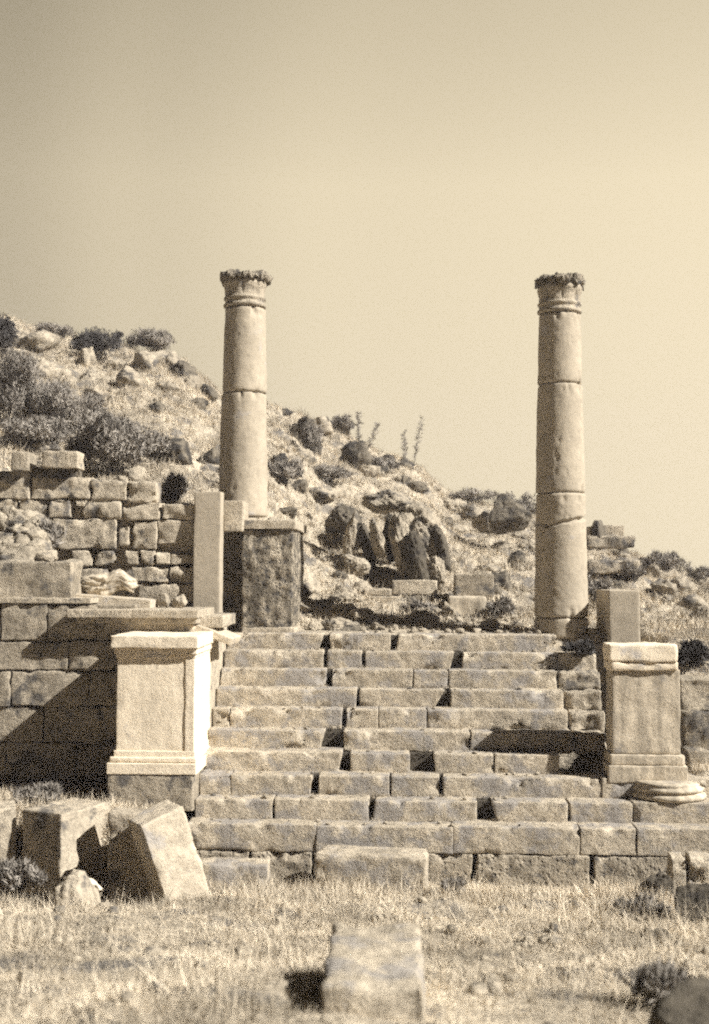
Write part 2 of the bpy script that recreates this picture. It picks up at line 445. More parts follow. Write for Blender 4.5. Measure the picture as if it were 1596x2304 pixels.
# ------------------------------------------------------------------ staircase
T, RS, D0 = .248, .170, 13.0
def a5(z): return 442 + z * .4001          # enlarged view -> picture units
def a6(z): return 982.3 + z * .3847
STEPS = [
 [(534, 727, 0, -.05), (740, 879, .02, 0), (898, 1253, -.03, 0)],
 [(514, 727, 0, 0), (736, 814, 0, 0), (822, 1022, 0, -.05), (1044, 1253, -.02, 0), (1257, 1342, 0, 0)],
 [(502, 734, 0, 0), (748, 928, 0, 0), (933, 1006, 0, 0), (1012, 1253, 0, 0)],
 [(492, 802, 0, 0), (810, 1002, 0, -.12), (1014, 1268, 0, 0)],
 [(478, 515, 0, 0), (519, 770, 0, 0), (779, 849, 0, 0), (854, 958, 0, 0), (963, 1277, 0, 0)],
 [(466, 733, 0, -.06), (774, 1057, 0, 0), (1062, 1290, 0, 0)],
 [(466, 770, 0, -.03), (789, 922, 0, 0), (976, 1110, .02, 0), (1114, 1259, 0, 0)],
 [(452, 519, 0, 0), (523, 704, 0, -.02), (718, 876, 0, 0), (882, 990, 0, 0), (998, 1351, 0, 0), (1355, 1640, 0, 0)],
 [(440, 615, 0, 0), (621, 832, 0, 0), (846, 1074, -.03, 0), (1108, 1276, .05, 0), (1283, 1421, 0, 0), (1425, 1800, 0, 0)],
 [(425, 712, 0, 0), (714, 1018, 0, 0), (1021, 1302, 0, 0), (1306, 1430, 0, 0), (1433, 1620, 0, 0), (1624, 1830, 0, 0)],
]
st = empty('staircase', (0, D0, -2.0), 'broad flight of ten worn stone steps climbing between two marble pedestals', 'staircase')
rr = random.Random(4)
for n, blocks in enumerate(STEPS):
    acc = Acc(); Y = D0 - n * T; zt = -n * RS
    for k, (xa, xb, sa, sb) in enumerate(blocks):
        a = P(xa - (1.2 if k and xa - blocks[k - 1][1] < 8 else 0), 1500, Y).x; b = P(xb + (1.2 if k + 1 < len(blocks) and blocks[k + 1][0] - xb < 8 else 0), 1500, Y).x
        if n < 9 and k == 0: a = -1.80
        dep = T + .12
        dz = rr.uniform(-.006, .004); dy = rr.uniform(-.006, .008)
        V, Fc = block(a, b, Y + dy, Y + dep, zt - RS - .025 - (.035 if n == 9 else 0), zt + dz, seed=n * 13 + k, rnd=.016, rough=.006, chip=.55, res=.022, skl=sa, skr=sb, maxn=95, dents=max(1, int((b - a) * 3.2)))
        acc.add(V, Fc)
    acc.build('step', M['step'], st)
# rough foundation course under the lowest step
acc = Acc(); Y = D0 - 9 * T - .012
for k, (xa, xb) in enumerate([(425, 560), (564, 700), (704, 960), (965, 1062), (1075, 1326), (1338, 1512), (1530, 1700), (1704, 1850)]):
    a = P(xa, 1940, Y).x; b = P(xb, 1940, Y).x
    acc.add(*block(a, b, Y + rr.uniform(0, .012), Y + .4, -2.12, -1.53 - RS - .064, seed=300 + k, rnd=.022, rough=.014, chip=.5, res=.022, maxn=80, dents=3))
acc.build('foundation_course', M['steprough'], st)
# rubble core under the treads, coloured dark as the shade behind every joint
acc = Acc()
for n in range(10):
    Y = D0 - n * T
    xr = 1.46 if n == 6 else 1.50 if n < 7 else 3.9
    acc.add(*block(-1.79, xr, Y + .16, Y + .6, -2.1 + .002 * n, -n * RS - .02, seed=400 + n, rnd=.01, rough=.01, res=.12))
acc.build('rubble_core', M['core'], st)

# ------------------------------------------------------------------ columns
def column(px, Yc, py_top, py_base, dpx0, dpx1, joints, label, seed, crack=None, cap_h=.42, tiltx=0):
    top = P(px, py_top, Yc); base = P(px, py_base, Yc)
    cx, z1, z0 = base.x, top.z, base.z
    s = Yc / F
    r0, r1 = dpx0 * s / 2, dpx1 * s / 2
    zn = z1 - cap_h                       # foot of the capital
    zr = lambda z: r0 + (r1 - r0) * ((z - z0) / (zn - z0)) ** 1.25 if z > z0 else r0
    root = empty('column', (cx, Yc, z0), label, 'column')
    zs = [z0] + [P(px, j, Yc).z for j in joints] + [zn]
    rs = random.Random(seed)
    for i, (a, b) in enumerate(zip(zs[:-1], zs[1:])):
        g = .006
        sh = [rs.uniform(-.008, .008), rs.uniform(-.004, .004)]
        prof = [(0, a), (zr(a) - .02, a), (zr(a) - .004, a + .008), (zr(a + .03), a + .03)]
        k = 6
        for q in range(1, k): 
            zz = a + .03 + (b - a - .06) * q / k; prof.append((zr(zz), zz))
        prof += [(zr(b - .03), b - .03), (zr(b) - .005, b - g - .01), (zr(b) - .02, b - g), (0, b - g)]
        def fl(Tt, Z, Rr, a=a, b=b):
            # spalled chips along the drum edges
            e = np.minimum(Z - a, b - Z)
            w = np.stack([np.cos(Tt) * 3, np.sin(Tt) * 3, Z * 5], -1)
            ch = np.clip(vnoise(w * 1.3, seed + 60) - .35, 0, 1) * np.clip(1 - e / .13, 0, 1) * .10
            pit = np.clip(vnoise(w * 3.1, seed + 61) - .72, 0, 1) * .07
            Rr = Rr - (ch + pit) * np.clip(Rr / .1, 0, 1)
            if crack is not None:
                zc = crack + .05 * np.sin(Tt + 1.0) + .015 * vnoise(np.stack([Tt * 3, Tt * 0, Tt * 0], -1), 3)
                d = np.abs(Z - zc) / (.016 + .012 * np.sin(Tt * 1.0 + 2.4))
                Rr = Rr - np.clip(1 - d, 0, 1) * .055 * np.clip(Rr / .1, 0, 1) * (np.sin(Tt) < .6)
            return Rr, Z
        V, Fc = lathe(cx + sh[0], Yc + sh[1], prof, seed + i * 5, seg=96, rough=.005, fl=fl, sub=.012 if crack and a < crack < b else .025)
        o = Acc().add(V, Fc).build('drum', M['drum'], root)
    # capital: astragal rings, bell of broken acanthus leaves, ragged rim
    rn = r1
    rim = rn * 1.17
    prof = [(0, zn), (rn - .01, zn), (rn + .012, zn + .012), (rn + .016, zn + .03), (rn + .006, zn + .045), (rn - .006, zn + .055), (rn - .006, zn + .085),
            (rn + .010, zn + .095), (rn + .010, zn + .115), (rn - .004, zn + .125), (rn + .002, zn + .20), (rn + .022, zn + .27), (rim - .035, zn + .31), (rim, zn + .335),
            (rim + .012, zn + .375), (rim - .008, zn + .405), (rim - .06, zn + .415), (rn * .6, zn + .405), (0, zn + .41)]
    def flc(Tt, Z, Rr):
        h = (Z - zn)
        leaf = np.abs(np.sin(Tt * 4)) ** .35
        kb = np.clip((h - .12) / .05, 0, 1) * np.clip((.33 - h) / .04, 0, 1)
        Rr = Rr - kb * (1 - leaf) * .022 * np.clip(Rr / .1, 0, 1)
        kr = np.clip((h - .30) / .04, 0, 1)
        w = np.stack([np.cos(Tt) * 2.2, np.sin(Tt) * 2.2, h * 6], -1)
        sq = .020 * np.cos(4 * (Tt - R(40)))
        Rr = Rr + kr * (sq * .4 + .045 * (vnoise(w * 4, seed + 7) * .6 + vnoise(w * 9, seed + 8) * .45)) * np.clip(Rr / .12, 0, 1)
        Z = Z + kr * (.045 * vnoise(w * 3.5 + 3, seed + 9) + .02 * vnoise(w * 9 + 3, seed + 10) - .02)
        return Rr, Z
    bell = prof[:13] + [(rim - .05, zn + .318), (0, zn + .318)]
    cap = Acc().add(*lathe(cx, Yc, bell, seed + 50, seg=144, rough=.006, fl=flc, sub=.012)).build('capital', M['capital'], root)
    crown = [(0, zn + .30), (rim - .06, zn + .305)] + prof[13:]
    Acc().add(*lathe(cx, Yc, crown, seed + 50, seg=144, rough=.016, fl=flc, sub=.012)).build('broken_rim', M['rim'], root)
    return root
cL = column(547, 14.0, 613, 1163, 111, 92, [886], 'shorter weathered stone column raised on the high pitted pier', 11)
cR = column(1262, 13.5, 622, 1434, 119, 93, [1388, 1110, 866], 'taller cracked stone column rising straight from the stair landing', 23, crack=P(1262, 1172, 13.5).z)

# ------------------------------------------------------------------ left pedestal, parapet and cornice
XL0, XL1 = P(262, 1600, 11.0).x, P(438, 1600, 11.0).x
def pz(py, Y, px=350): return P(px, py, Y).z
ped = empty('pedestal', ((XL0 + XL1) / 2, 11.35, pz(1812, 10.97)), 'white marble pedestal with moulded cap left of the stairs', 'pedestal')
zb = [pz(v, 11.0) for v in (1812, 1742, 1716, 1692, 1480, 1462, 1448, 1430)]
Acc().add(*block(XL0 - .065, XL1 + .0, 10.95, 11.9, zb[0] - .04, zb[1], seed=501, rnd=.02, rough=.008, chip=.55)).build('plinth', M['dark'], ped)
acc = Acc()
acc.add(*block(XL0 - .07, XL1 + .03, 10.945, 11.9, zb[1] + .003, zb[2], seed=502, rnd=.008, rough=.002, chip=.3))
acc.add(*block(XL0 - .05, XL1 + .022, 10.965, 11.9, zb[2] + .004, zb[2] + .05, seed=503, rnd=.022, rough=.002, chip=.3))
acc.add(*block(XL0 - .02, XL1 + .01, 10.985, 11.9, zb[2] + .045, zb[3] + .01, seed=504, rnd=.01, rough=.002, chip=.2))
acc.build('base_moulding', M['marble'], ped)
acc = Acc()
acc.add(*block(XL0, XL1, 11.0, 11.9, zb[3], zb[4] + .02, seed=505, rnd=.012, rough=.003, chip=.35, taper=.0, res=.03))
# raised borders of the sunk panel
acc.add(*block(XL1 - .085, XL1 - .001, 10.989, 11.1, zb[3] + .004, zb[4] + .0, seed=506, rnd=.008, rough=.002, chip=.2))
acc.build('die', M['marble'], ped)
acc = Acc()
acc.add(*block(XL0 - .005, XL1 + .006, 10.985, 11.9, zb[4], zb[4] + .03, seed=507, rnd=.006, rough=.002, chip=.4))
acc.add(*block(XL0 - .02, XL1 + .02, 10.965, 11.9, zb[4] + .032, zb[5] + .012, seed=508, rnd=.01, rough=.002, chip=.4))
acc.add(*block(XL0 - .045, XL1 + .035, 10.93, 11.9, zb[5] + .014, zb[7], seed=509, rnd=.024, rough=.004, chip=.55))
acc.build('cap', M['marble'], ped)

par = Acc().add(*block(XL1 - .42, XL1 - .004, 11.92, 13.1, -1.45, .06, seed=520, rnd=.012, rough=.005, chip=.4, res=.05)).build('parapet_wall', M['block'])
tag(par, 'pale parapet wall running back beside the left ends of the steps', 'wall')

# moulded cornice slabs above the pedestal
acc = Acc()
cy = 11.62
cx0, cx1 = P(150, 1400, cy).x, P(446, 1400, cy).x
zc_ = [pz(v, cy) for v in (1425, 1404, 1392, 1372)]
acc.add(*block(P(232, 1400, cy).x, cx1 - .05, cy + .09, 12.6, zc_[0] - .01, zc_[1] + .004, seed=531, rnd=.012, rough=.005, chip=.6))
acc.add(*block(P(170, 1400, cy).x, cx1 - .02, cy + .04, 12.6, zc_[1], zc_[2] + .004, seed=532, rnd=.012, rough=.005, chip=.5))
acc.add(*block(cx0, cx1, cy, 12.62, zc_[2] + .003, zc_[3], seed=533, rnd=.014, rough=.005, chip=.5))
tag(acc.build('cornice', M['block']), 'long moulded cornice slab with shaded underside lying above the left pedestal', 'cornice')
V, Fc = block(-.21, .21, -.3, .3, -.035, .035, seed=540, rnd=.016, rough=.006, chip=.6)
c_ = P(486, 1424, 12.1)
V = roty(V, R(21), (0, 0, 0)) + np.array(c_)
tag(Acc().add(V, Fc).build('cornice_fragment', M['pale']), 'tilted broken cornice piece sloping down to the top left step', 'cornice fragment')
V, Fc = pbox(432, 1386, 502, 1412, 11.9, .9, seed=541, rnd=.02, rough=.008, chip=.6)
tag(Acc().add(V, Fc).build('bedding_slab', M['block']), 'pale slab under the foot of the tall smooth slab', 'slab')

# ------------------------------------------------------------------ terrace wall at the far left
def z4x(z): return z * .3693
def z4y(z): return 1178.8 + z * .3693
acc = Acc(); TY = 11.8
for k, (a, b, c_, d_) in enumerate([(-420, 470, 0, 712), (5, 482, 285, 712), (292, 500, 590, 705), (595, 560, 800, 705),
                                    (-420, 722, -120, 890), (-112, 722, 412, 890), (420, 715, 800, 890),
                                    (-420, 898, 60, 1110), (66, 898, 545, 1110), (552, 896, 800, 1110),
                                    (-420, 1114, 260, 1330), (266, 1114, 800, 1330), (-420, 1334, 30, 1560), (36, 1334, 460, 1560), (466, 1334, 800, 1560), (-420, 1564, 800, 1800)]):
    acc.add(*pbox(z4x(a), z4y(b), z4x(c_), z4y(d_), TY + rr.uniform(-.01, .02), .35, seed=560 + k, rnd=.018, rough=.014, chip=.55, dents=3))
acc.add(*block(P(-160, 1500, TY).x, P(300, 1500, TY).x, TY + .06, TY + .4, -1.6, pz(1362, TY), seed=590, rnd=.01, rough=.01, res=.12))
tag(acc.build('terrace_wall', M['dark']), 'weathered coursed stone terrace wall in half shadow behind the left pedestal', 'wall')

# blocks on the terrace wall
V, Fc = pbox(-30, 1262, 160, 1352, 11.86, .4, seed=601, rnd=.02, rough=.02, chip=.6)
tag(Acc().add(V, Fc).build('stone_block', M['dark']), 'squarish lichen-dark block on top of the terrace wall at the left edge', 'stone block')
V, Fc = pbox(-30, 1345, 205, 1358, 11.78, .5, seed=602, rnd=.014, rough=.008, chip=.5)
tag(Acc().add(V, Fc).build('coping_slab', M['block']), 'thin pale coping slab between terrace wall and dark block', 'slab')
V, Fc = block(-.42, .42, -.22, .22, -.045, .045, seed=603, rnd=.016, rough=.006, chip=.4)
V = roty(V, R(4.5), (0, 0, 0)); V = V + np.array(P(255, 1352, 12.3))
tag(Acc().add(V, Fc).build('stone_slab', M['pale']), 'long white slab lying tilted on the cornice', 'slab')
V, Fc = rockgeo((0, 0, 0), (.46, .28, .20), seed=79, planes=7, rough=.22, rot=.3)
V[:, 2] += np.exp(-((V[:, 0] - .14) / .09) ** 2) * .08
V = V + np.array(P(240, 1318, 12.45))
tag(Acc().add(V, Fc).build('marble_fragment', M['marble2'], smooth=False), 'lumpy white marble fragment resting on the long white slab', 'marble fragment')
for k, (x, y, w, h, mt, lab) in enumerate([(368, 1352, .16, .16, 'dark', 'dark squat stone between the white slab and the tall smooth slab'),
                                           (402, 1358, .15, .18, 'block', 'pale pitted stone leaning at the foot of the tall smooth slab'),
                                           (290, 1310, .14, .22, 'rockdark', 'black wedge of stone behind the white marble fragment')]):
    V, Fc = rockgeo(P(x, y, 12.35 if k < 2 else 12.6), (w, w * .9, h), seed=80 + k, planes=10, rough=.1)
    tag(Acc().add(V, Fc).build('stone', M[mt]), lab, 'stone')

# ------------------------------------------------------------------ ruined masonry wall behind
def z1x(z): return z * .4063
def z1y(z): return 638.5 + z * .4063
WALL = [(-160, 1040, 158, 1188), (172, 1070, 500, 1190), (510, 1088, 700, 1202), (706, 1095, 860, 1208),
        (110, 1196, 260, 1292), (270, 1202, 385, 1292), (458, 1206, 668, 1300), (680, 1212, 886, 1308), (896, 1222, 1075, 1304),
        (290, 1302, 642, 1468), (655, 1345, 712, 1455), (735, 1316, 866, 1470), (872, 1312, 1075, 1442),
        (400, 1482, 512, 1562), (518, 1482, 622, 1562), (693, 1476, 768, 1556), (772, 1476, 852, 1556), (868, 1490, 940, 1552), (944, 1494, 1075, 1552),
        (400, 1578, 590, 1690), (728, 1570, 928, 1652), (936, 1566, 1075, 1652), (760, 1664, 1075, 1760),
        (-160, 1200, 90, 1300)]
acc = Acc(); WY = 12.95
for k, (a, b, c_, d_) in enumerate(WALL):
    acc.add(*pbox(z1x(a), z1y(b), z1x(c_), z1y(d_), WY + rr.uniform(-.008, .02), .32, seed=620 + k, rnd=.026, rough=.016, chip=.65, res=.025, dents=2))
acc.add(*block(P(-70, 1200, WY).x, P(436, 1200, WY).x, WY + .14, WY + .7, -.1, pz(z1y(1225), WY), seed=660, rnd=.02, rough=.02, res=.1))
tag(acc.build('masonry_wall', M['block']), 'ruined wall of squared blocks with dark open joints left of the tall slab', 'wall')
for k, (a, b, c_, d_, mt, lab) in enumerate([(228, 925, 430, 1022, 'block', 'pale loose block perched on top of the ruined block wall'),
                                      (62, 932, 156, 1034, 'dark', 'small dark loose block at the left end of the wall top')]):
    V, Fc = pbox(z1x(a), z1y(b), z1x(c_), z1y(d_), 12.85, .3, seed=670 + k, rnd=.03, rough=.012, chip=.5)
    tag(Acc().add(V, Fc).build('stone_block', M[mt]), lab, 'stone block')
for k, (a, b, c_, d_) in enumerate([(150, 1015, 245, 1075), (245, 1022, 420, 1072)]):
    V, Fc = pbox(z1x(a), z1y(b), z1x(c_), z1y(d_), 12.97 + .02 * k, .25, seed=675 + k, rnd=.03, rough=.02)
    tag(Acc().add(V, Fc).build('bedding_stone', M['rockdark']), ['dark wedge stone beside the perched pale block', 'flat dark stone under the perched pale block'][k], 'stone')

rs = random.Random(21)
for k in range(26):
    x, y = rs.uniform(0, 108), rs.uniform(1168, 1262)
    w = rs.uniform(.12, .34)
    V, Fc = rockgeo(P(x, y, 12.9 - (y - 1168) * .006), (w, w, w * rs.uniform(.6, .9)), 1500 + k, 8, .2, rot=k, sub=4)
    tag(Acc().add(V, Fc).build('rubble_stone', M['rock'], smooth=False), 'pale rubble stone tumbled above the lichen-dark block at the left edge', 'rubble', 'rubble stones at the left edge')

# ------------------------------------------------------------------ tall slab, pier with column, lintel block
V, Fc = pbox(435, 1106, 496, 1400, 12.90, .22, seed=700, rnd=.010, rough=.0025, chip=.3)
tag(Acc().add(V, Fc).build('upright_slab', M['slab']), 'tall smooth upright slab of grey stone beside the pitted pier', 'upright slab')
pr_ = empty('pier', (P(603, 1300, 13.2).x, 13.9, 0), 'square deeply pitted stone pier carrying the shorter column', 'pier')
px0, px1 = P(545, 1290, 13.2).x, P(658, 1290, 13.2).x
ztop = P(603, 1170, 13.2).z
V, Fc = block(px0, px1, 13.2, 14.7, -.02, ztop - .10, seed=710, rnd=.016, rough=.018, chip=.4, res=.022, maxn=70)
Acc().add(V, Fc).build('shaft', M['pier'], pr_)
acc = Acc()
acc.add(*block(px0 - .2, px1 + .035, 13.17, 14.75, ztop - .098, ztop, seed=711, rnd=.02, rough=.008, chip=.55))
acc.build('cap_slab', M['block'], pr_)
Acc().add(*block(px0 - .0, px1 + .04, 13.19, 14.7, -.03, .045, seed=712, rnd=.02, rough=.01, chip=.5)).build('foot_moulding', M['block'], pr_)
V, Fc = pbox(500, 1126, 547, 1196, 13.1, .5, seed=720, rnd=.014, rough=.008, chip=.5)
tag(Acc().add(V, Fc).build('lintel_block', M['block']), 'small block bridging the dark gap between tall slab and pier', 'stone block')
V, Fc = pbox(478, 1190, 552, 1424, 13.55, .9, seed=721, rnd=.02, rough=.015, chip=.5)
tag(Acc().add(V, Fc).build('recessed_block', M['dark']), 'shadowed upright block at the back of the dark gap', 'stone block')

# ------------------------------------------------------------------ right end of the stairs
acc = Acc()
for n, (xa, xb) in enumerate([(1257, 1344), (1258, 1350), (1272, 1352), (1282, 1358), (1293, 1366)], 1):
    Y = D0 - n * T + .01 + .03 * (n % 2)
    if n > 1:
        acc.add(*block(P(xa, 1500, Y).x, P(xb, 1500, Y).x, Y, Y + .5, -n * RS - RS - .02, -n * RS - .01, seed=730 + n, rnd=.05, rough=.03, chip=.7, res=.022))
tag(acc.build('rubble_masonry', M['rock']), 'crumbling pitted masonry between the steps and right pedestal', 'masonry')
V, Fc = pbox(1372, 1329, 1441, 1560, 13.05, .85, seed=731, rnd=.012, rough=.004, chip=.35)
tag(Acc().add(V, Fc).build('upright_pillar', M['slab']), 'square grey pillar with dark left side standing behind the right pedestal', 'pillar')
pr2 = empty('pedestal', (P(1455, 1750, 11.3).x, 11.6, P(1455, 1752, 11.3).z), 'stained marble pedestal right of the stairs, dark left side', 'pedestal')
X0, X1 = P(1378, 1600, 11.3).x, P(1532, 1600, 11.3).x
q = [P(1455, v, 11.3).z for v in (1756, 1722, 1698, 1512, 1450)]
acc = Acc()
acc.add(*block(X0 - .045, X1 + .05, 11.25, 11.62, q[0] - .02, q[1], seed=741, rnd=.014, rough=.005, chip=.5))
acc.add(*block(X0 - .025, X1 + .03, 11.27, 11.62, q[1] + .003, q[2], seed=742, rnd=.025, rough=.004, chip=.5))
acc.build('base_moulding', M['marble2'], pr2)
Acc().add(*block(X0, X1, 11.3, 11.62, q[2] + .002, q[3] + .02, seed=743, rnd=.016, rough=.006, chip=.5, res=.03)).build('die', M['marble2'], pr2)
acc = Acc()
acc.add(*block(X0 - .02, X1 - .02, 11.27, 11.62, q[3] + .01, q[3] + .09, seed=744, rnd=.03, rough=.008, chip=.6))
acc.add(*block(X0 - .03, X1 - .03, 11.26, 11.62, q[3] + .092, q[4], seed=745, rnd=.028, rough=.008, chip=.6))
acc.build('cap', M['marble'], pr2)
# moulded base fragment lying on the step
dx_, dy_ = P(1504, 1790, 11.3).x, 11.33
dz0 = -8 * RS + .002; hh_ = RS - .012; rr0 = .33
prof = [(0, dz0), (rr0 - .03, dz0), (rr0, dz0 + .012), (rr0 + .008, dz0 + .035), (rr0 - .004, dz0 + .055), (rr0 - .03, dz0 + .062), (rr0 - .034, dz0 + .072), (rr0 - .012, dz0 + .082),
        (rr0 - .008, dz0 + .10), (rr0 - .03, dz0 + .118), (rr0 - .04, dz0 + .13), (rr0 - .03, dz0 + .145), (rr0 - .06, dz0 + hh_), (0, dz0 + hh_)]
tag(Acc().add(*lathe(dx_, dy_, prof, 755, seg=110, rough=.007, sub=.012)).build('column_base', M['marble2']), 'low ribbed round column base lying under the front of the right pedestal', 'column base')
# masonry right of the pedestal
acc = Acc()
for k, (a, b, c_, d_, yy) in enumerate([(1530, 1530, 1640, 1600, 12.1), (1538, 1604, 1680, 1690, 12.0), (1548, 1694, 1660, 1765, 11.8), (1644, 1520, 1800, 1600, 12.1)]):
    acc.add(*pbox(a, b, c_, d_, yy, .5, seed=760 + k, rnd=.035, rough=.03, chip=.6))
tag(acc.build('rubble_wall', M['rock']), 'rough rubble wall at the right edge beside the stained pedestal', 'wall')

# ------------------------------------------------------------------ fallen blocks in front
def free_block(name, px, py, Y, size, rz, m, lab, cat='stone block', lean=0, seed=0, pitch=0, **k):
    """px,py: the middle of the block in the picture"""
    V, Fc = block(-size[0] / 2, size[0] / 2, -size[1] / 2, size[1] / 2, -size[2] / 2, size[2] / 2, seed=seed, **{**dict(rnd=.02, rough=.010, chip=.6, res=.022, dents=3), **k})
    if pitch: V = rotx(V, pitch, (0, 0, 0))
    if lean: V = roty(V, lean, (0, 0, 0))
    V = rotz(V, rz, (0, 0, 0)) + np.array(P(px, py, Y))
    o = Acc().add(V, Fc).build(name, M[m])
    tag(o, lab, cat); return o
free_block('stone_block', 150, 1902, 10.4, (.62, .42, .66), R(64), 'block', 'upright squared block with one bright face at far left in the grass', seed=801)
free_block('stone_block', -2, 1880, 10.4, (.26, .4, .5), R(20), 'block', 'block cut off by the left edge of the picture', seed=802)
free_block('stone_block', 296, 1935, 10.2, (.33, .25, .80), R(0), 'block', 'upright block with bright top shadowed by the leaning slab', seed=803)
free_block('leaning_slab', 400, 1985, 9.92, (.36, .32, 1.20), R(33), 'pale', 'thick slab leaning to the left against the blocks below the pedestal', 'leaning slab', lean=R(-20), seed=804, rnd=.02, chip=.5)
free_block('stone_block', 528, 1968, 10.55, (.58, .3, .22), R(0), 'step', 'low block sunk in grass below the lowest step, beside the leaning slab', seed=805)
free_block('stone_block', 838, 1956, 10.45, (.92, .36, .30), R(-3), 'step', 'long pale block lying against the foot of the stairs', lean=R(1.5), seed=806, rnd=.035)
free_block('stone_block', 1574, 1972, 10.42, (.19, .25, .36), R(-4), 'step', 'upright stone at the right edge beside a narrow dark slit', seed=807)
free_block('stone_block', 1523, 1970, 10.44, (.11, .25, .34), R(-3), 'step', 'narrow upright stone left of the narrow dark slit at right', seed=808)
V, Fc = pbox(722, 2222, 956, 2420, 4.46, .80, seed=812, rnd=.045, rough=.02, chip=.8)
tag(Acc().add(V, Fc).build('stone_block', M['step']), 'low squared block in the grass at the bottom centre', 'stone block')

def rock(px, py, Y, size, m, lab, seed, lean=0, rot=0, planes=14, rough=.08, cat='rock', group=None):
    V, Fc = rockgeo(P(px, py, Y), size, seed, planes, rough, rot=rot, lean=lean)
    return tag(Acc().add(V, Fc).build('rock', M[m], smooth=False), lab, cat, group)
rock(1572, 2060, 8.6, (.40, .45, .40), 'black', 'rounded dark rock at the right edge below the stairs', 901)  # these four rocks carry deep shade in their near-black colour
rock(1484, 2020, 9.8, (.26, .30, .46), 'black', 'dark pointed rock standing in for the shadow at the foot of the stairs, right', 902)
rock(1476, 2130, 7.4, (.24, .3, .26), 'black', 'small dark rock in the grass, lower right', 903)
rock(1585, 2310, 4.2, (.44, .5, .30), 'black', 'large dark rock in the bottom right corner', 904)
rock(172, 2040, 9.3, (.40, .3, .50), 'block', 'half-buried pale stone below the squared block at far left', 908)
rock(205, 1992, 9.7, (.16, .15, .10), 'marble', 'small white stone chip between the far left block and the dark gap', 909)
rock(345, 2105, 8.0, (.26, .25, .12), 'dark', 'small half-buried rock in the grass below the leaning slab', 905)
rock(1560, 1760, 11.3, (.3, .3, .10), 'rock', 'flat pale rock beside the base of the right pedestal', 906)
rock(190, 1985, 9.9, (.28, .25, .14), 'rock', 'flat stone in grass right under the squared block at far left', 907)

# ------------------------------------------------------------------ things on the landing and hillside
def lblock(a, b, c_, d_, Y, dep, m, lab, seed, cat='stone block', **k):
    V, Fc = pbox(a, b, c_, d_, Y, dep, seed=seed, **{**dict(rnd=.02, rough=.01, chip=.5), **k})
    return tag(Acc().add(V, Fc).build('stone_block', M[m]), lab, cat)
lblock(1011, 1342, 1093, 1412, 14.7, .5, 'marble2', 'squared pale block standing on the landing behind the top step', 1001)
lblock(1024, 1292, 1112, 1342, 15.1, .5, 'dark', 'rough dark block behind and above the pale landing block', 1002)
lblock(882, 1306, 985, 1338, 15.4, .4, 'block', 'long flat block in the low wall on the hillside', 1003)
lblock(820, 1326, 880, 1340, 15.3, .4, 'block', 'small block in the low hillside wall, topmost left', 1004)
lblock(810, 1342, 900, 1362, 15.2, .4, 'block', 'second course block of the low hillside wall', 1005)
lblock(800, 1364, 885, 1408, 15.0, .4, 'block', 'large pale block at the bottom of the low hillside wall', 1006)
lblock(890, 1345, 1004, 1412, 15.35, .4, 'rockdark', 'shadowed dark stone bank left of the pale landing block', 1007, rnd=.05, rough=.04)
lblock(1336, 1182, 1405, 1204, 20.5, .9, 'block', 'hewn block with dark left side on the skyline right of the column', 1008)
lblock(1322, 1206, 1430, 1232, 20.0, .9, 'rock', 'broad flat block below the skyline block right of the column', 1009, rnd=.06, rough=.03)
lblock(1325, 1262, 1440, 1290, 18.6, .8, 'rock', 'long pale block on the bank right of the column', 1010, rnd=.05, rough=.03)
lblock(1450, 1398, 1620, 1412, 15.8, .9, 'block', 'long low slab on the ledge at the right edge', 1011)
lblock(1440, 1362, 1620, 1380, 16.8, .6, 'block', 'long thin slab higher on the bank at the right edge', 1012)
lblock(1515, 1382, 1590, 1397, 16.6, .4, 'rockdark', 'dark oblong block standing in for the shaded opening between two slabs at the right edge', 1013)  # dark stone colour stands for the shade inside an opening

rock(1345, 1200, 20.3, (.30, .5, .36), 'rockdark', 'black rock standing in for the shaded left side of the skyline block right of the column', 911)  # separate dark rock paints the unlit side of the block
rock(1148, 1160, 20.0, (.8, .8, .66), 'rockdark', 'big dark craggy rock left of the taller column', 912, lean=.4)
rock(1100, 1175, 21.0, (.5, .6, .34), 'rock', 'pale boulder beside the big dark craggy rock', 913)
